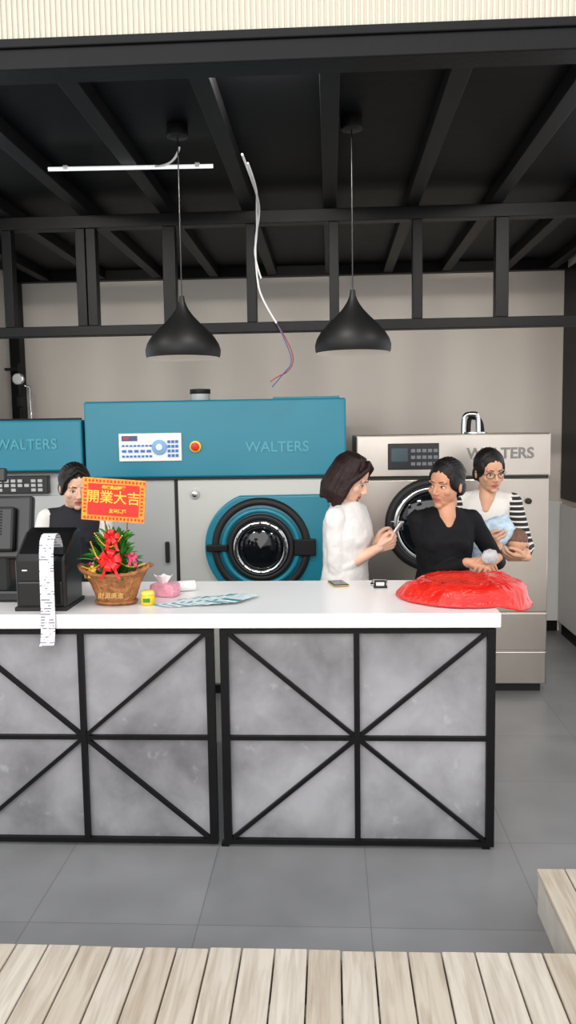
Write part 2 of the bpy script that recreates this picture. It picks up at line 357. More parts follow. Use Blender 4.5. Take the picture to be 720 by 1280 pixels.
torus('porthole_rim',(cx,4.89,cz),.15,.018,'Y',M_chrome,g)
lathe('porthole_glass',[(.14,0),(.12,.02),(.08,.035),(.04,.042),(.001,.045)],(cx,4.90,cz),M_glass,g,axis='Y')
bm=bmesh.new()
for k in range(16):
    a=k*math.pi/8
    bmesh.ops.create_cone(bm,cap_ends=True,segments=10,radius1=.007,radius2=.006,depth=.012,matrix=Matrix.Translation((cx+.15*math.cos(a),4.872,cz+.15*math.sin(a)))@AX['Y'])
from_bm('bolts',bm,M_rub,g)
box('latch',cx-.33,cx-.2,4.88,4.915,cz-.02,cz+.02,M_blackmat,g,.006)
box('hinge',cx+.2,cx+.33,4.885,4.92,cz-.05,cz+.05,M_blackmat,g,.006)
cyl('exhaust_collar',(-.83,5.3,1.865),.062,.055,'Z',M_greyp,g); cyl('exhaust_cap',(-.83,5.3,1.905),.066,.03,'Z',M_blackmat,g)
boxes('top_rail',[(-.35,.06,5.1,5.2,1.84,1.856)],M_teal,g)
g=teal_machine(-2.47,-1.515,5.0,1.735,False)
text('lettering','WALTERS',(-1.86,4.978,1.585),.088,M_tealtx,g,.004,bold=.0015)
box('seam',-2.46,-1.52,4.975,4.99,1.41,1.42,M_rub,g)
box('control_strip',-2.33,-1.735,4.972,5.02,1.285,1.395,M_blackpl,g,.004)
lst=[(-2.30+i*.042,-2.272+i*.042,4.966,4.973,1.30+j*.028,1.318+j*.028) for i in range(13) for j in range(3) if random.random()<.85]
boxes('keys',lst,M_greyp,g)
box('front_door',-2.44,-1.56,4.995,5.02,.08,1.27,M_greyp,g,.006)
torus('drum_ring',(-2.0,4.985,.85),.27,.03,'Y',M_chrome,g); cyl('drum_glass',(-2.0,4.985,.85),.25,.02,'Y',M_glass,g)
boxes('pipe_rack',[(-2.44,-1.60,5.25,5.28,1.735,1.75)],M_blackmat,g)

# ------------------------------------------------ stainless washer
g=Grp('washer_extractor',(.75,5.7,0)); Y0=5.08
box('body',.165,1.325,Y0+.01,Y0+1.2,.05,1.60,M_steel,g,.008)
box('top_band',.158,1.332,Y0-.012,Y0+1.0,1.352,1.612,M_steel,g,.01)
box('shadow_gap',.17,1.32,Y0-.004,Y0+.02,1.338,1.352,M_rub,g)
box('door_panel',.165,1.325,Y0-.006,Y0+.02,.51,1.336,M_steel,g,.006)
box('lower_panel',.165,1.325,Y0-.006,Y0+.02,.265,.505,M_steel,g,.006)
box('kick_panel',.165,1.325,Y0-.006,Y0+.02,.055,.26,M_steel,g,.006)
box('plinth',.19,1.30,Y0+.03,Y0+1.1,0,.05,M_rub,g)
box('control_panel',.35,.66,Y0-.022,Y0-.008,1.40,1.56,M_blackpl,g,.004)
box('screen',.37,.47,Y0-.027,Y0-.021,1.45,1.53,mat('screen_grey',(60,75,85),.2),g)
boxes('keys',[(.49+i*.034,.515+i*.034,Y0-.027,Y0-.021,1.425+j*.04,1.445+j*.04) for i in range(5) for j in range(3)],mat('key_grey',(105,110,115),.4),g)
text('lettering','WALTERS',(1.03,Y0-.014,1.49),.092,mat('letter_grey',(120,118,115),.4),g,.005,bold=.002)
torus('drum_ring',(.62,Y0-.02,1.06),.26,.03,'Y',M_rub,g); torus('drum_rim',(.62,Y0-.035,1.06),.225,.02,'Y',M_chrome,g)
lathe('drum_glass',[(.22,0),(.18,.03),(.1,.05),(.001,.055)],(.62,Y0-.01,1.06),M_glass,g,axis='Y')
box('latch',.36,.44,Y0-.05,Y0-.02,1.03,1.09,M_chrome,g,.006)
cyl('knob',(1.2,Y0-.02,1.2),.018,.03,'Y',M_rub,g)
tube('pipe_a',[(.86,5.4,1.60),(.86,5.4,1.70),(.87,5.4,1.735),(.93,5.4,1.74),(.955,5.4,1.73),(.955,5.4,1.60)],.016,M_chrome,g)
tube('pipe_b',[(.90,5.45,1.60),(.90,5.45,1.70),(.92,5.45,1.72),(.99,5.45,1.70),(.99,5.45,1.60)],.014,M_blackmat,g)
cyl('pipe_flange',(.93,5.42,1.612),.08,.02,'Z',M_chrome,g)
g=Grp('pressure_gauge',(-2.44,6.45,2.1))
tube('riser',[(-2.43,6.42,1.3),(-2.43,6.42,2.2)],.014,M_blackmat,g,smooth=False)
tube('riser_b',[(-2.36,6.45,1.3),(-2.36,6.45,2.02),(-2.40,6.44,2.03)],.010,M_chrome,g,smooth=False)
cyl('dial',(-2.43,6.395,2.08),.045,.03,'Y',M_chrome,g); cyl('face',(-2.43,6.378,2.08),.037,.006,'Y',M_white,g)
box('valve',-2.455,-2.405,6.39,6.44,1.86,1.95,M_blackmat,g,.01)
boxes('bracket',[(XL,-2.42,6.43,6.45,2.15,2.17),(XL,-2.42,6.43,6.45,1.5,1.52)],M_blackmat,g)

# ------------------------------------------------ counter objects
ZT=.9505
g=Grp('flower_basket',(-.89,3.29,ZT))
bx,by=-.885,3.30
def bf(v,a,r,z): 
    v.z+= .03*(abs(math.cos(a))**3)*(z/.14)**2 + .0025*math.sin(a*24)*(z/.14)
    k=1+.012*math.sin(a*36+z*400); v.x*=k; v.y*=k
    return v
prof=[(.001,0),(.5,0),(.53,.012),(.56,.026),(.60,.04),(.65,.058),(.70,.075),(.77,.09),(.84,.105),(.97,.13),(1.0,.137),(.97,.139),(.9,.12),(.5,.10),(.001,.10)]
lathe('wicker_bowl',[(r*.146,z) for r,z in prof],(bx,by,ZT),M_wick,g,sy=.62,seg=144,fn=bf)
for k,zz in enumerate((.012,.132)):
    pts=[]
    R=(.083,.150)[k]
    for i in range(49):
        a=2*math.pi*i/48; v=bf(Vector((R*math.cos(a),R*.62*math.sin(a),zz)),a,R,zz); pts.append((bx+v.x,by+v.y,ZT+v.z))
    tube('rope_%d'%k,pts,.007,M_wick,g,smooth=False)
text('basket_text','財源廣進',(bx,by-.085,ZT+.048),.026,mat('gold_dull',(205,160,80),.5),g,.002,rot=(72,0,0))
bm=bmesh.new()
for i in range(420):
    a=random.uniform(0,6.28); rr=random.uniform(0,.075); hz=random.uniform(.10,.27)
    if hz>.2: rr*=.6
    bpos=Vector((bx+rr*math.cos(a)*1.1,by+rr*math.sin(a)*.6,ZT+hz))
    Ln=random.uniform(.045,.10); tilt=random.uniform(.2,1.2)*(.4+rr*9); w=random.uniform(.005,.010)
    dx=Vector((math.cos(a)*math.sin(tilt),math.sin(a)*math.sin(tilt),math.cos(tilt)))
    side=dx.cross(Vector((random.random()-.5,random.random()-.5,.3))).normalized()
    prev=None
    for k in range(6):
        t=k/5; c_=bpos+dx*Ln*t+Vector((0,0,-.03*t*t)); ww=w*math.sin(math.pi*(.12+.86*t))
        cur=(bm.verts.new(c_-side*ww),bm.verts.new(c_+side*ww))
        if prev: bm.faces.new([prev[0],prev[1],cur[1],cur[0]])
        prev=cur
from_bm('foliage',bm,M_leaf,g,True)
bm=bmesh.new()
for i in range(12):
    a=random.uniform(0,6.28); rr=random.uniform(.0,.045)
    bmesh.ops.create_cone(bm,cap_ends=True,segments=8,radius1=.005,radius2=.004,depth=.2,matrix=Matrix.Translation((bx+rr*math.cos(a),by+rr*.6*math.sin(a),ZT+.18)))
from_bm('bamboo_stems',bm,mat('stem_green',(90,150,60),.5),g,True)
def bow(name,c,R,m,p,n=6):
    bm=bmesh.new()
    for k in range(n):
        an=k*2*math.pi/n+.3; dx=Vector((math.cos(an),0,math.sin(an))); dn=Vector((-math.sin(an),0,math.cos(an)))
        prev=None
        for i in range(15):
            t=i/14; q=Vector(c)+dx*R*math.sin(math.pi*t)+Vector((0,-.42*R*math.sin(2*math.pi*t)-.1*R,0))
            w=.40*R*(.25+.75*math.sin(math.pi*t))
            cur=(bm.verts.new(q-dn*w),bm.verts.new(q+dn*w+Vector((0,.1*R,0))))
            if prev: bm.faces.new([prev[0],prev[1],cur[1],cur[0]])
            prev=cur
    for s_ in(-1,1):
        prev=None
        for i in range(8):
            t=i/7; q=Vector(c)+Vector((s_*R*.9*t,-.01,-R*1.6*t+.01*math.sin(6*t)))
            cur=(bm.verts.new(q+Vector((-.006,0,0))),bm.verts.new(q+Vector((.006,.002,0))))
            if prev: bm.faces.new([prev[0],prev[1],cur[1],cur[0]])
            prev=cur
    bmesh.ops.create_icosphere(bm,subdivisions=2,radius=R*.25,matrix=Matrix.Translation(c))
    return from_bm(name,bm,m,p,True)
M_rib=mat('ribbon_red',(225,20,25),.3,var=.15,vscale=30)
bow('bow_a',(bx+.01,by-.075,ZT+.285),.032,M_rib,g,5); bow('bow_b',(bx+.005,by-.095,ZT+.195),.045,M_rib,g)
bow('bow_c',(bx+.085,by-.05,ZT+.20),.02,mat('ribbon_pink',(220,60,110),.4),g,5); bow('bow_d',(bx-.08,by-.05,ZT+.15),.018,M_gold,g,5)
bm=bmesh.new()
for (p,q,sg) in [((-.13,-.03,.16),(.0,-.09,.22),.03),((.0,-.09,.22),(.13,-.03,.17),.03),((-.06,-.07,.30),(.05,-.07,.29),.05),((-.09,-.03,.26),(-.02,-.09,.2),.03)]:
    for i in range(22):
        t=i/21; c_=Vector(p).lerp(Vector(q),t)-Vector((0,0,sg*math.sin(math.pi*t)))
        bmesh.ops.create_icosphere(bm,subdivisions=1,radius=.004,matrix=Matrix.Translation(Vector((bx,by,ZT))+c_))
from_bm('bead_strings',bm,M_gold,g,True)
bm=bmesh.new()
for i in range(30):
    a=random.uniform(0,6.28); rr=random.uniform(.03,.09)
    bmesh.ops.create_icosphere(bm,subdivisions=1,radius=random.uniform(.005,.009),matrix=Matrix.Translation((bx+rr*math.cos(a)*1.2,by-.02+rr*math.sin(a)*.6,ZT+random.uniform(.13,.2))))
from_bm('blossoms',bm,mat('blossom',(200,60,120),.5,var=.5,vscale=40),g,True)
SM=Matrix.Translation((-.885,3.31,1.377))@Matrix.Rotation(rad(4.5),4,'Y')
box('sign_board',-.13,.13,-.004,.004,-.087,.087,M_signor,g,M=SM)
box('sign_field',-.105,.105,-.0065,-.0035,-.064,.064,M_signred,g,M=SM)
lst=bmesh.new()
for i in range(17):
    for z_ in(-.0755,.0755): addbox(lst,-.12+i*.015,-.113+i*.015,-.006,-.0035,z_-.005,z_+.005,SM)
for i in range(8):
    for x_ in(-.1175,.1175): addbox(lst,x_-.005,x_+.005,-.006,-.0035,-.055+i*.015,-.048+i*.015,SM)
from_bm('sign_border',lst,M_signred,g)
def stext(s,x,z,size):
    p=SM@Vector((x,-.0075,z)); text('sign_text',s,p,size,M_gold,g,.0008,rot=(90,4.5,0),bold=.0006)
stext('開業大吉',0,.008,.056); stext('恭祝貴店開業',0,.05,.016); stext('生意興隆',.02,-.045,.018)
tube('stick_a',[(-.93,3.318,1.33),(-.91,3.32,1.06)],.003,M_wick,g,smooth=False); tube('stick_b',[(-.83,3.318,1.33),(-.85,3.32,1.06)],.003,M_wick,g,smooth=False)

# POS
g=Grp('pos_terminal',(-1.44,3.5,ZT))
TM=Matrix.Translation((-1.47,3.42,1.25))@Matrix.Rotation(rad(-12),4,'X')
box('screen_housing',-.205,.205,-.02,.025,-.13,.14,M_blackpl,g,.012,M=TM)
box('rear_cover',-.13,.14,-.055,-.018,-.10,.09,M_blackpl,g,.012,M=TM)
bm=bmesh.new()
for i in range(9): addbox(bm,-.09,.09,-.058,-.054,-.03+i*.012,-.024+i*.012,TM)
from_bm('vents',bm,M_blackmat,g)
box('display_face',-.19,.19,.0245,.028,-.115,.125,M_glass,g,M=TM)
box('stand',-1.52,-1.36,3.38,3.47,ZT+.02,1.20,M_blackpl,g,.015)
box('base',-1.60,-1.275,3.33,3.60,ZT,ZT+.05,M_blackpl,g,.012)
TM2=Matrix.Translation((-1.50,3.52,1.475))@Matrix.Rotation(rad(-8),4,'X')
box('customer_display',-.09,.09,-.015,.015,-.03,.03,M_blackpl,g,.006,M=TM2)
cyl('display_pole',(-1.50,3.52,1.41),.012,.16,'Z',M_blackpl,g)
g=Grp('receipt_printer',(-1.13,3.27,ZT))
poly=[(3.17,0),(3.17,.20),(3.19,.225),(3.30,.30),(3.36,.315),(3.39,.30),(3.39,0)]
PX0,PX1=-1.255,-1.052
bm=bmesh.new(); a=[bm.verts.new((PX0,y,ZT+z)) for y,z in poly]; b_=[bm.verts.new((PX1,y,ZT+z)) for y,z in poly]
bm.faces.new(a); bm.faces.new(b_)
for i in range(len(poly)): bm.faces.new([a[i],a[(i+1)%len(poly)],b_[(i+1)%len(poly)],b_[i]])
bev(from_bm('housing',bm,M_blackpl,g),.012,3)
box('front_cover',PX0+.01,PX1-.01,3.158,3.175,ZT+.02,ZT+.12,M_blackpl,g,.008)
box('paper_slot',-1.125,-1.06,3.18,3.21,ZT+.225,ZT+.25,M_rub,g)
box('status_led',-1.225,-1.205,3.167,3.172,ZT+.16,ZT+.165,M_white,g)
box('drawer',PX0-.003,PX1+.003,3.16,3.40,ZT,ZT+.015,M_rub,g)
pts=[(3.215,1.19),(3.195,1.225),(3.175,1.25),(3.155,1.262),(3.135,1.257),(3.12,1.235),(3.112,1.19),(3.105,1.12),(3.098,1.04),(3.092,.96),(3.090,.93),(3.088,.88),(3.086,.84),(3.078,.83)]
bm=bmesh.new(); prev=None
for i,(y,z) in enumerate(pts):
    o_=.003*math.sin(i*.8)-.008*(i/13)
    cur=(bm.verts.new((-1.126+o_,y,z)),bm.verts.new((-1.070+o_,y+.001,z)))
    if prev: bm.faces.new([prev[0],prev[1],cur[1],cur[0]])
    prev=cur
from_bm('receipt_paper_strip',bm,M_rcpt,g,True)
g=Grp('sticker_roll_jar',(-.763,3.30,ZT))
jx,jy=-.75,3.28
lathe('jar',[(.001,0),(.024,0),(.028,.004),(.029,.03),(.028,.04),(.001,.04)],(jx,jy,ZT),M_yellow,g)
lathe('lid',[(.001,.058),(.02,.058),(.027,.052),(.028,.04),(.001,.039)],(jx,jy,ZT),mat('yellow_lid',(235,220,90),.4),g)
boxes('label',[(jx-.014,jx+.014,jy-.0305,jy-.0275,ZT+.014,ZT+.03)],M_leaf,g)
g=Grp('tissue_pack',(-.72,3.47,ZT))
bm=bmesh.new(); TMx=Matrix.Translation((-.715,3.46,ZT+.028))@Matrix.Rotation(rad(-18),4,'Z')
bmesh.ops.create_cube(bm,size=1); bmesh.ops.subdivide_edges(bm,edges=bm.edges,cuts=7,use_grid_fill=True)
for v in bm.verts:
    p_=v.co.copy(); q_=noise.noise(p_*5)*.12
    v.co=TMx@Vector((p_.x*.12*(1-.15*abs(p_.z))*(1+q_),p_.y*.075*(1+q_),max(-.5,p_.z*(1+.5*q_)-(.12 if abs(p_.x)>.45 and p_.z>0 else 0))*.055))
o=from_bm('film_pack',bm,M_pink,g,True); q=o.modifiers.new('s','SUBSURF'); q.levels=1; q.render_levels=1
bm=bmesh.new(); prev=None
for i in range(14):
    t=i/13; a=t*5.2; cur=[]
    for k in range(4):
        u=k/3; rr=.010+.022*u+.006*math.sin(a*3); cur.append(bm.verts.new((-.722+rr*math.cos(a)*1.2,3.46+rr*math.sin(a)*.6,ZT+.05+.038*u+.006*math.sin(a*5))))
    if prev:
        for k in range(3): bm.faces.new([prev[k],prev[k+1],cur[k+1],cur[k]])
    prev=cur
from_bm('tissue',bm,mat('tissue_white',(244,232,234),.8),g,True)
g=Grp('paper_roll',(-.655,3.56,ZT))
RM=Matrix.Translation((-.64,3.56,ZT+.0235))@Matrix.Rotation(rad(20),4,'Z')@AX['X']
bm=bmesh.new(); bmesh.ops.create_cone(bm,cap_ends=True,segments=32,radius1=.023,radius2=.023,depth=.075,matrix=RM)
bev(from_bm('roll',bm,M_white,g,False),.002)
bm=bmesh.new(); bmesh.ops.create_cone(bm,cap_ends=True,segments=20,radius1=.008,radius2=.008,depth=.077,matrix=RM)
from_bm('core',bm,M_rub,g)
g=Grp('leaflet_stack',(-.54,3.32,ZT))
M_lw=mat('leaflet_white',(215,226,228),.4,var=.25,vscale=40); M_lt=mat('leaflet_teal',(20,130,140),.4)
bw=bmesh.new(); bt=bmesh.new()
for i in range(17):
    t=i/16; cx_=-.645+.265*t; cy_=3.30+.05*t+random.uniform(-.008,.008); Mx=Matrix.Translation((cx_,cy_,ZT+.0008*i+.0006))@Matrix.Rotation(rad(-38+random.uniform(-4,4)+10*t),4,'Z')
    addbox(bw,-.045,.045,-.08,.08,0,.0006,Mx); addbox(bt,-.045,.045,(.03 if i%2 else -.075),(.075 if i%2 else -.045),.0005,.0007,Mx)
from_bm('sheets',bw,M_lw,g); from_bm('print',bt,M_lt,g)
def phone(x,y,rz,m2):
    g=Grp('smartphone',(x,y,ZT),rad(rz)); Mx=g.M
    box('body',-.035,.035,-.06,.06,.0003,.009,M_blackpl,g,.004,M=Mx); box('screen',-.031,.031,-.052,.052,.009,.0095,M_glass,g,M=Mx); box('band',-.0352,.0352,-.0603,.0603,.003,.006,m2,g,M=Mx)
phone(.03,3.70,15,M_gold)
phone(.215,3.715,-8,M_chrome)
g=Grp('card_holder',(.215,3.62,ZT))
box('base',.185,.245,3.60,3.64,ZT,ZT+.008,M_rub,g,.002); box('back',.19,.24,3.632,3.638,ZT,ZT+.03,M_rub,g,.002); box('cards',.197,.233,3.618,3.63,ZT+.006,ZT+.022,M_white,g)
# red bag film over a round tray
def ridge(x): return 1-abs(noise.noise(x))*2
def rb(v,a,r,z):
    low=max(0,1-z/.075)
    P_=Vector((math.cos(a)*1.6,math.sin(a)*1.6,z*3))
    fold=ridge(Vector((math.cos(a)*5,math.sin(a)*5,z*5)))-.6
    rr=1+.045*noise.noise(P_)+low*.03*fold+(.007*ridge(Vector((math.cos(a)*9,math.sin(a)*9,z*16))) if z>.003 else 0)
    v.x*=rr; v.y*=rr
    if z>.03:
        k=min(1,(z-.03)/.03)
        v.z+= k*(.012*(ridge(Vector((v.x*5,v.y*6,1.3)))-.6)+.006*(ridge(Vector((v.x*13+4,v.y*9,0)))-.6)+.0025*(ridge(Vector((v.x*34,v.y*30,7)))-.6))
        v.z*= 1+.10*(v.x/.26)
        v.z=max(v.z,.012)
    wx=v.x+.56
    if wx>.66 and z<.04: v.z-= min(.03,(wx-.66)*.3)
    elif wx<=.66: v.z=max(v.z,0.0005)
    return v
g=Grp('red_plastic_bag',(.56,3.42,ZT))
prof=[(.001,0.001),(.2,.001),(.268,.001),(.280,.003),(.278,.010),(.270,.020),(.262,.031),(.254,.042),(.245,.052),(.235,.060),(.222,.067),(.21,.072),(.197,.076)]+[(.185-.0125*i,.079+.0005*i) for i in range(15)]+[(.001,.086)]
o=lathe('bag_film',prof,(.555,3.43,ZT),M_bag,g,sy=.93,seg=240,fn=rb)

# ------------------------------------------------ PEOPLE
def align(p,q):
    d=(q-p); L_=d.length
    return Matrix.Translation((p+q)/2)@d.to_track_quat('Z','Y').to_matrix().to_4x4(),L_
class Blob:
    def __init__(s): s.bm=bmesh.new(); s.M=Matrix()
    def ell(s,c,r,R=None,sub=3):
        if not hasattr(r,'__len__'): r=(r,r,r)
        bmesh.ops.create_icosphere(s.bm,subdivisions=sub,radius=1,matrix=s.M@Matrix.Translation(c)@(R or Matrix())@Matrix.Diagonal((*r,1)))
    def cap(s,p,q,r1,r2):
        p=Vector(p);q=Vector(q); s.ell(p,r1,sub=2); s.ell(q,r2,sub=2)
        if (q-p).length>1e-4:
            A,L_=align(p,q); bmesh.ops.create_cone(s.bm,cap_ends=True,segments=18,radius1=r1,radius2=r2,depth=L_,matrix=s.M@A)
    def chain(s,pts,rs):
        for i in range(len(pts)-1): s.cap(pts[i],pts[i+1],rs[i],rs[i+1])
    def loft(s,secs,n=28):
        rows=[]
        for (x,y,z,rx,ry) in secs:
            rows.append([s.bm.verts.new(s.M@Vector((x+rx*math.cos(2*math.pi*i/n),y+ry*math.sin(2*math.pi*i/n),z))) for i in range(n)])
        for k in range(len(rows)-1):
            for i in range(n): s.bm.faces.new([rows[k][i],rows[k][(i+1)%n],rows[k+1][(i+1)%n],rows[k+1][i]])
        s.bm.faces.new(list(reversed(rows[0]))); s.bm.faces.new(rows[-1])
    def done(s,name,m,p,vox=.004,sm=4,local=True,disp=0,dsc=.06,M=None):
        me=D.meshes.new(name+'_src'); s.bm.to_mesh(me); s.bm.free()
        o=D.objects.new(name+'_src',me); link(o)
        r=o.modifiers.new('r','REMESH'); r.mode='VOXEL'; r.voxel_size=vox; r.use_smooth_shade=True
        if sm: q=o.modifiers.new('s','SMOOTH'); q.factor=.5; q.iterations=sm
        if disp:
            tx=D.textures.new(name+'_tx','CLOUDS'); tx.noise_scale=dsc; tx.noise_depth=2
            dm=o.modifiers.new('d','DISPLACE'); dm.texture=tx; dm.strength=disp; dm.mid_level=.5
        dg_=C.evaluated_depsgraph_get(); nm=D.meshes.new_from_object(o.evaluated_get(dg_)); D.objects.remove(o)
        nm.name=name; nm.materials.clear(); nm.materials.append(m)
        for f in nm.polygons: f.use_smooth=True
        o=D.objects.new(name,nm); link(o); return attach(o,p,local)
def ik(S,W,L1,L2,hint):
    S=Vector(S);W=Vector(W);d=W-S; dl=min(d.length,(L1+L2)*.995); dn=d.normalized()
    a=(L1*L1-L2*L2+dl*dl)/(2*dl); h=math.sqrt(max(L1*L1-a*a,0))
    pr=Vector(hint)-dn*Vector(hint).dot(dn); pr.normalize(); return S+dn*a+pr*h
def hand(B,W,d,n,right,curl=(.5,.6,.5),sc=.92,thumb_in=.5):
    d=Vector(d).normalized(); n=Vector(n); n=(n-d*n.dot(d)).normalized(); t=n.cross(d)*(1 if right else -1)
    W=Vector(W)
    def P(x,y,z): return W+(d*x+t*y+n*z)*sc
    ys=[.029,.010,-.010,-.028]; Ls=[.070,.078,.072,.056]; fan=[.10,.02,-.06,-.15]
    B.cap(P(-.02,0,0),P(.012,0,0),.024*sc,.023*sc)
    for y,L_,f in zip(ys,Ls,fan):
        xb=.084-abs(y-.005)*.25
        B.cap(P(.01,y*.55,0),P(xb,y,0),.0165*sc,.0125*sc)
        ang=0; px,py,pz=xb,y,0; r=.0095
        for k,fr in enumerate((.45,.30,.25)):
            ang+=curl[k]; st=L_*fr*math.cos(ang); dz=-L_*fr*math.sin(ang)
            nx,ny,nz=px+st*math.cos(f),py+st*math.sin(f),pz+dz
            B.cap(P(px,py,pz),P(nx,ny,nz),r*sc,(r-.0009)*sc); px,py,pz=nx,ny,nz; r-=.0009
    ti=thumb_in
    p0=(.018,.020,-.004);p1=(.045,.042,-.012-.01*ti);p2=(.072,.050-.008*ti,-.018-.02*ti);p3=(.094,.050-.02*ti,-.022-.028*ti)
    B.chain([P(*p0),P(*p1),P(*p2),P(*p3)],[.017*sc,.013*sc,.0108*sc,.009*sc])

def skinmat(n,rgb): 
    m=mat(n,rgb,.55,var=.05,vscale=18); b=m.node_tree.nodes['Principled BSDF']; b.inputs['Subsurface Weight'].default_value=.06; b.inputs['Subsurface Scale'].default_value=.02; return m
M_skinA=skinmat('skin_light',(222,176,150)); M_skinB=skinmat('skin_tan',(198,144,112)); M_skinC=skinmat('skin_mid',(204,154,124))
def hairmat(n,rgb): return mat(n,rgb,.5,var=.5,vscale=50,bump=.3,bscale=120,Specular_IOR_Level=.3)
M_hair=hairmat('hair_dark',(15,11,11)); M_hairb=hairmat('hair_brown',(36,20,17))
M_eyew=mat('eye_white',(225,220,214),.3); M_iris=mat('iris_dark',(26,16,12),.15); M_brow=mat('brow_dark',(40,28,24),.7)
M_lip=mat('lips',(178,78,74),.4); M_shoe=mat('shoe_black',(22,22,24),.4); M_trous=mat('trousers_dark',(24,26,34),.8,bump=.2,bscale=30)
M_blouse=mat('blouse_white',(222,218,214),.75,bump=.25,bscale=14); M_blk=mat('cardigan_black',(12,12,15),.8,var=.2,vscale=12,bump=.3,bscale=18,Specular_IOR_Level=.25)

def person(name,loc,th,s,headw,hy,hp,hr,wR,dR,nR,wL,dL,nL,skin,top,sleeve=1.0,sleevemat=None,hair='cap',hintR=(-.6,.5,-1),hintL=(.6,.5,-1),curl=(.5,.6,.5),lean=0,shirt_extra=.012,neck_open=False,glasses=False,hs=1.0,ear=True,wide=1.0,hmat=None,gaze=0,vdepth=1.245,leanx=0,legx=.085):
    hmat=hmat or M_hair
    g=Grp(name,(loc[0],loc[1],0),rad(th)); inv=g.inv; ir=inv.to_3x3()
    def Lw(p): return inv@Vector(p)
    def S(x,y,z): 
        y2=y-lean*max(0,z-.85); return Vector(((x+leanx*max(0,z-.85))*s,y2*s,z*s))
    HM=inv@Matrix.Translation(headw)@Matrix.Rotation(rad(hy),4,'Z')@Matrix.Rotation(rad(hp),4,'X')@Matrix.Rotation(rad(hr),4,'Y')@Matrix.Scale(hs,4)
    shR=S(-.155*wide,.005,1.285); shL=S(.155*wide,.005,1.285)
    WR=Lw(wR); WL=Lw(wL)
    eR=ik(shR,WR,.275*s,.235*s,hintR); eL=ik(shL,WL,.275*s,.235*s,hintL)
    B=Blob(); B.M=HM
    B.ell((0,.015,.03),(.073,.091,.083)); B.ell((0,-.014,-.028),(.062,.069,.076)); B.ell((0,-.026,-.072),(.042,.049,.038))
    B.ell((0,-.060,-.094),(.019,.017,.016)); B.ell((0,-.066,-.06),(.026,.016,.022))
    for q in(-1,1):
        B.ell((q*.036,-.050,-.026),(.024,.022,.024)); B.ell((q*.027,-.069,.019),(.022,.010,.008))
        if ear: B.ell((q*.072,.014,-.012),(.008,.018,.029),Matrix.Rotation(q*.35,4,'Z')); 
        B.ell((q*.010,-.090,-.036),(.0075,.009,.0065))
    B.cap((0,-.078,.006),(0,-.098,-.030),.0065,.0095)
    B.cap((0,.008,-.05),(0,.02,-.10),.047,.046)
    nb=HM@Vector((0,.018,-.085)); B.M=Matrix()
    B.cap(nb,S(0,.012,1.335),.047,.05); B.cap(S(0,.012,1.335),S(0,.01,1.27),.05,.07)
    if neck_open:
        B.cap(S(0,-.032,1.36),S(0,-.060,1.30),.047*s,.046*s); B.cap(S(0,-.060,1.30),S(0,-.088,vdepth),.046*s,.028*s)
    for (sh,e,w) in((shR,eR,WR),(shL,eL,WL)):
        B.cap(e,e.lerp(w,.45),.036*s,.035*s); B.cap(e.lerp(w,.45),w,.035*s,.023*s); B.cap(sh.lerp(e,.6),e,.038*s,.036*s)
    hand(B,WR,ir@Vector(dR),ir@Vector(nR),True,curl,sc=.93*s/.95); hand(B,WL,ir@Vector(dL),ir@Vector(nL),False,curl,sc=.93*s/.95)
    B.done('skin',skin,g,.0029,3)
    def hobj(nm,m,items,vox=None):
        bm=bmesh.new()
        for (c,r,R) in items: bmesh.ops.create_icosphere(bm,subdivisions=3,radius=1,matrix=HM@Matrix.Translation(c)@(R or Matrix())@Matrix.Diagonal((*r,1)))
        return from_bm(nm,bm,m,g,True,True)
    hobj('eye_whites',M_eyew,[((q*.030,-.067,-.004),(.0145,.0095,.0060),Matrix.Rotation(q*.25,4,'Z')) for q in(-1,1)])
    hobj('irises',M_iris,[((q*.030+gaze,-.0733,-.004),(.0058,.0042,.0056),None) for q in(-1,1)])
    for q in(-1,1):
        tube('lid_%s'%('r' if q<0 else 'l'),[HM@Vector((q*x,y,z)) for x,y,z in((.0145,-.0735,-.007),(.022,-.0775,.001),(.030,-.0780,.0040),(.039,-.0735,.002),(.046,-.066,-.003))],.0015,M_brow,g,True)
        tube('brow_%s'%('r' if q<0 else 'l'),[HM@Vector((q*x,y,z)) for x,y,z in((.013,-.0800,.018),(.024,-.0805,.022),(.036,-.0765,.0225),(.049,-.066,.016))],.0022,M_brow,g,True)
    B=Blob(); B.M=HM
    B.cap((-.021,-.0765,-.0605),(0,-.0835,-.0585),.0024,.0045); B.cap((.021,-.0765,-.0605),(0,-.0835,-.0585),.0024,.0045)
    B.cap((-.018,-.0765,-.0635),(0,-.0825,-.0665),.0024,.0052); B.cap((.018,-.0765,-.0635),(0,-.0825,-.0665),.0024,.0052)
    B.done('lips',M_lip,g,.0014,1)
    # hair
    B=Blob(); B.M=HM
    HC=Vector((0,.022,.040)); HR=(.080,.093,.086)
    B.ell(HC,HR)
    if hair=='bob':
        for k in range(-13,14):
            phi=rad(k*8.6); j=random.uniform(-.005,.005); d=(math.sin(phi),math.cos(phi))
            P_=[(.0,.0,.112),(.05,.055,.100),(.074,.082,.05),(.083+j,.092+j,-.02),(.090+j,.097+j,-.08),(.080+j,.088+j,-.135+2*j)]
            B.chain([(d[0]*a,.012+d[1]*b_,z) for a,b_,z in P_],[.013,.017,.019,.019,.018,.008])
        for q in(-1,1):
            B.chain([(q*.005,-.045,.108),(q*.04,-.064,.082),(q*.064,-.052,.045),(q*.076,-.030,.0),(q*.082,-.02,-.06),(q*.080,-.018,-.12)],[.011,.013,.015,.016,.015,.007])
    else:
        for q in(-1,1):
            B.ell((q*.058,.012,.022),(.022,.062,.058)); B.ell((q*.060,.045,-.02),(.017,.035,.04))
        B.ell((0,.055,-.02),(.066,.055,.062))
        end=Vector((0,.95,-.55)).normalized()
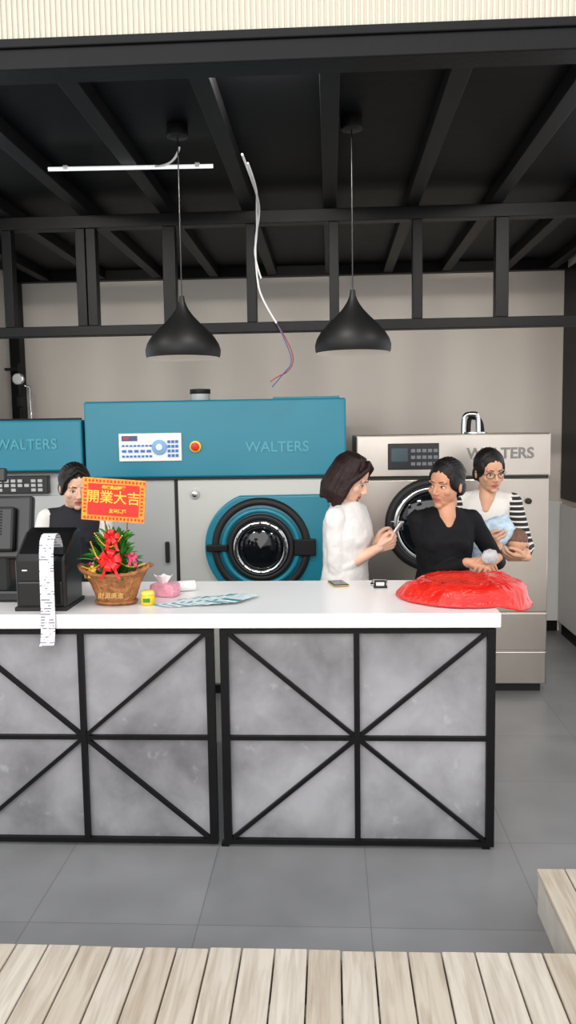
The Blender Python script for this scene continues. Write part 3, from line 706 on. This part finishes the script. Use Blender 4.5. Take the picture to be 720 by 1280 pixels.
        for q in(-1,1):
            for j in range(10):
                t=j/9; st=Vector((q*(.08+1.0*t),-.62+.12*t,.95-.75*t)).normalized(); pts=[];rs=[]
                for k in range(8):
                    u=k/7; dv=st.lerp(end,u).normalized()
                    if k in(3,4) and j<6: dv=(dv+Vector((q*.25*(t),0,.3))).normalized()
                    pts.append(Vector((HC.x+dv.x*HR[0]*.965,HC.y+dv.y*HR[1]*.965,HC.z+dv.z*HR[2]*.965))); rs.append(.0065)
                rs[0]=.004
                B.chain(pts,rs)
        if hair in('cap',): B.ell((0,.112,-.03),(.032,.026,.032))
        if hair=='pony':
            B.ell((0,.112,-.03),(.026,.024,.026))
            B.chain([(0,.12,-.03),(.05,.13,-.05),(.080,.10,-.09),(.085,.07,-.14)],[.022,.026,.022,.008])
        if hair=='ponyback':
            B.chain([(0,.11,-.03),(0.02,.13,-.08),(.03,.125,-.16),(.03,.12,-.24)],[.026,.03,.026,.01])
            for q in(-1,1): B.chain([(0,-.052,.102),(q*.045,-.063,.075),(q*.064,-.05,.04),(q*.070,-.03,.0),(q*.068,-.02,-.03)],[.010,.012,.012,.009,.006])
    B.done('hair',hmat,g,.0032,1)
    if glasses:
        for q in(-1,1):
            pts=[HM@Vector((q*.031+.021*math.cos(a)*1.0,-.086+.012*(abs(q*.031+.021*math.cos(a))/.05)**2,-.006+.0155*math.sin(a))) for a in [2*math.pi*i/20 for i in range(21)]]
            tube('rim_%d'%q,pts,.0016,M_blackpl,g,True,False)
            tube('temple_%d'%q,[HM@Vector(v) for v in((q*.052,-.073,-.002),(q*.078,-.04,-.002),(q*.084,.01,-.002))],.0014,M_blackpl,g,True,False)
        tube('bridge',[HM@Vector(v) for v in((-.011,-.087,-.002),(0,-.0895,.001),(.011,-.087,-.002))],.0014,M_blackpl,g,True)
    # top garment
    e=shirt_extra; B=Blob()
    def sec(x,y,z,rx,ry): v=S(x,y,z); return (v.x,v.y,v.z,(rx*wide+e)*s,(ry+e)*s)
    secs=[sec(0,.0,.80,.165,.115),sec(0,.0,.87,.160,.113),sec(0,0,.95,.142,.10),sec(0,0,1.03,.126,.093),sec(0,-.005,1.11,.136,.10),sec(0,-.008,1.18,.146,.107),sec(0,0,1.25,.150,.096),sec(0,.005,1.30,.135,.078),sec(0,.01,1.335,.085,.056),sec(0,.012,1.352,.052,.046)]
    B.loft(secs)
    for q in(-1,1): B.ell(S(q*.062,-.078,1.165),(.056*s,.046*s,.056*s))
    for q,sh in((-1,shR),(1,shL)): B.cap(S(q*.04,.012,1.315),sh,.036*s,.050*s)
    arms=Blob() if sleevemat else B
    for (sh,el,w) in((shR,eR,WR),(shL,eL,WL)):
        arms.cap(sh,sh.lerp(el,.5),.053*s,.048*s); arms.cap(sh.lerp(el,.5),el,.048*s,.044*s)
        if sleeve>0: arms.cap(el,el.lerp(w,sleeve),.044*s,(.044-.014*sleeve)*s)
    B.done('top_garment',top,g,.006,3,disp=.009,dsc=.05)
    if sleevemat: arms.done('sleeves',sleevemat,g,.005,2,disp=.008,dsc=.045)
    B=Blob(); B.loft([sec(0,0,.76,.12+.2*(legx-.06),.09),sec(0,.005,.82,.15,.108),sec(0,0,.90,.150,.10),sec(0,0,.96,.128,.088)])
    for q in(-1,1):
        B.chain([S(q*legx,0,.80),S(q*(legx+.003),-.008,.45),S(q*(legx+.005),.01,.09)],[.08*s,.055*s,.042*s])
    B.done('trousers',M_trous,g,.007,3)
    B=Blob()
    for q in(-1,1):
        lx=q*(legx+.005)*s
        B.loft([(lx,-.04,0.001,.038,.115),(lx,-.04,.022,.040,.117),(lx,-.03,.045,.034,.095),(lx,.0,.07,.028,.055),(lx,.012,.10,.026,.034)])
    B.done('shoes',M_shoe,g,.005,1)
    return g
person('woman_in_white_blouse',(.06,4.06),66,.96,(.098,4.03,1.412),72,27,0,
    (.225,3.975,1.075),(.82,.10,.30),(.1,-.8,-.55),(.22,4.09,1.085),(.82,-.12,.30),(.1,.8,-.5),
    M_skinA,M_blouse,sleeve=.35,hair='bob',hintR=(-.3,.7,-1),hintL=(.3,.7,-1),curl=(.75,.8,.5),shirt_extra=.018,lean=.06,hmat=M_hairb)
g=Grp('smartphone',(.345,4.035,1.15)); PM=Matrix.Translation((.305,4.030,1.135))@Matrix.Rotation(rad(70),4,'Z')@Matrix.Rotation(rad(35),4,'X')
box('body',-.036,.036,-.004,.004,-.06,.075,M_white,g,.003,M=PM); box('screen',-.032,.032,.004,.0046,-.048,.063,M_glass,g,M=PM)
person('woman_in_black_cardigan',(.545,4.03),6,.94,(.548,3.965,1.385),-40,6,4,
    (.645,3.83,1.025),(.9,-.35,.0),(.0,-.55,.85),(.765,3.85,1.04),(-.7,-.6,-.1),(.15,-.5,.85),
    M_skinB,M_blk,sleeve=.85,hair='cap',hintR=(-.25,.4,-1),hintL=(.7,.4,-1),curl=(.5,.6,.4),neck_open=True,lean=.06,wide=.92,shirt_extra=.02,gaze=-.003,vdepth=1.225,legx=.07)
g=Grp('clear_plastic_bag',(.70,3.79,1.0));  # crumpled clear plastic bag between her hands
M_clr=mat('clear_film',(225,232,238),.15,bump=.6,bscale=40,Transmission_Weight=.6)
def cf(v,a,r,z): return v*(1+.15*noise.noise(v*40+Vector((a,0,0))))
lathe('crumpled_film',[(.001,-.03),(.03,-.028),(.042,-.01),(.044,.01),(.03,.03),(.001,.036)],(.725,3.785,1.058),M_clr,g,sx=.9,sy=.7,fn=cf)
m,nt,b=newmat('striped_knit'); M_str=m; L=nt.links.new
tc=nt.nodes.new('ShaderNodeTexCoord'); sp=nt.nodes.new('ShaderNodeSeparateXYZ'); L(tc.outputs['Object'],sp.inputs[0])
a1=nt.nodes.new('ShaderNodeMath'); a1.operation='MULTIPLY'; a1.inputs[1].default_value=36; L(sp.outputs['Z'],a1.inputs[0])
a2=nt.nodes.new('ShaderNodeMath'); a2.operation='FRACT'; L(a1.outputs[0],a2.inputs[0])
a3=nt.nodes.new('ShaderNodeMath'); a3.operation='GREATER_THAN'; a3.inputs[1].default_value=.66; L(a2.outputs[0],a3.inputs[0])
mx=nt.nodes.new('ShaderNodeMix'); mx.data_type='RGBA'; mx.inputs[6].default_value=col((24,24,28)); mx.inputs[7].default_value=col((210,206,200)); L(a3.outputs[0],mx.inputs[0]); L(mx.outputs[2],b.inputs['Base Color']); b.inputs['Roughness'].default_value=.85
M_tee=mat('tee_white',(214,210,204),.8,bump=.2,bscale=20)
person('woman_in_striped_cardigan',(.775,4.62),-4,.965,(.868,4.55,1.412),14,10,-2,
    (.79,4.30,1.05),(.8,-.4,.2),(-.2,-.8,-.4),(1.00,4.30,.975),(-.9,-.25,.05),(.2,-.5,-.8),
    M_skinC,M_tee,sleeve=.55,sleevemat=M_str,hair='pony',hintR=(-.8,.2,-1),hintL=(.45,.4,-1),curl=(.5,.5,.4),glasses=True,neck_open=True,leanx=.19,legx=.06)
g=Grp('baby',(.93,4.36,1.0)); OX=-.02
M_bb=mat('baby_romper',(172,192,206),.8,var=.25,vscale=30,bump=.3,bscale=30)
def o3(*p): return (p[0]+OX,p[1]-.03,p[2])
B=Blob(); B.chain([o3(.955,4.385,1.075),o3(.90,4.38,1.125),o3(.83,4.37,1.10)],[.055,.062,.06]); B.chain([o3(.83,4.37,1.10),o3(.78,4.34,1.03),o3(.77,4.33,.95)],[.045,.036,.03]); B.chain([o3(.84,4.36,1.08),o3(.82,4.33,1.0),o3(.81,4.32,.93)],[.042,.034,.03]); B.chain([o3(.94,4.34,1.10),o3(.90,4.31,1.06)],[.028,.024]); B.chain([o3(.96,4.40,1.12),o3(.93,4.38,1.17)],[.028,.024])
B.done('romper',M_bb,g,.004,3,local=False,disp=.008,dsc=.03)
BM=Matrix.Translation(o3(.992,4.36,1.035))@Matrix.Rotation(rad(-25),4,'Z')@Matrix.Rotation(rad(40),4,'X')@Matrix.Scale(.62,4)
B=Blob(); B.M=BM; B.ell((0,.015,.03),(.088,.1,.09)); B.ell((0,-.02,-.035),(.07,.068,.062)); B.ell((0,-.06,-.07),(.025,.02,.02)); B.ell((0,-.09,-.025),(.012,.012,.01))
for q in(-1,1): B.ell((q*.045,-.05,-.04),(.028,.026,.026)); B.ell((q*.086,.015,-.015),(.008,.018,.026))
B.M=Matrix(); B.cap(o3(.985,4.37,1.02),o3(.96,4.38,1.06),.032,.035); hand(B,o3(.895,4.305,1.055),(-.5,-.5,-.3),(0,-.4,.9),True,(.6,.7,.5),.42); 
for f in(o3(.77,4.32,.93),o3(.81,4.31,.91)): B.cap(f,(f[0],f[1]-.035,f[2]-.01),.019,.014)
B.done('skin',M_skinC,g,.0024,3,local=False)
B=Blob(); B.M=BM; B.ell((0,.025,.042),(.090,.098,.088)); B.done('hair',mat('baby_hair',(105,72,56),.7,var=.3,vscale=60),g,.004,2,local=False)
bm=bmesh.new()
for q in(-1,1): bmesh.ops.create_icosphere(bm,subdivisions=2,radius=1,matrix=BM@Matrix.Translation((q*.033,-.082,-.018))@Matrix.Diagonal((.011,.006,.005,1)))
from_bm('eyes',bm,M_iris,g,True)
M_vest=mat('vest_dark',(22,24,32),.8,bump=.2,bscale=20)
person('woman_in_dark_vest',(-1.365,4.32),18,.94,(-1.345,4.27,1.372),32,14,0,
    (-1.44,4.04,1.0),(.1,-1,-.05),(0,-.1,1),(-1.16,4.02,1.0),(-.1,-1,-.05),(0,-.1,1),
    M_skinA,M_vest,sleeve=.7,sleevemat=M_blouse,hair='ponyback',neck_open=False)

# ------------------------------------------------ camera / light / world
cam=D.cameras.new('camera'); co=D.objects.new('camera',cam); link(co)
cam.sensor_fit='VERTICAL'; cam.sensor_height=36; cam.sensor_width=36; cam.lens=28.97; cam.clip_start=.05
co.matrix_world=Matrix.Translation((0,0,1.65))@Matrix.Rotation(rad(3),4,'Z')@Matrix.Rotation(rad(90-5.66),4,'X')@Matrix.Rotation(rad(-.86),4,'Z')
C.scene.camera=co
sl=D.lights.new('daylight','SUN'); sl.energy=1.3; sl.angle=rad(50); sl.color=(1,.96,.91); so=D.objects.new('daylight',sl); link(so); so.rotation_euler=(rad(68),0,rad(-12))
w=D.worlds.new('overcast_sky'); C.scene.world=w; w.use_nodes=True; bg=w.node_tree.nodes['Background']; bg.inputs[0].default_value=(.94,.96,1,1); bg.inputs[1].default_value=1.6
C.scene.view_settings.view_transform='Standard'
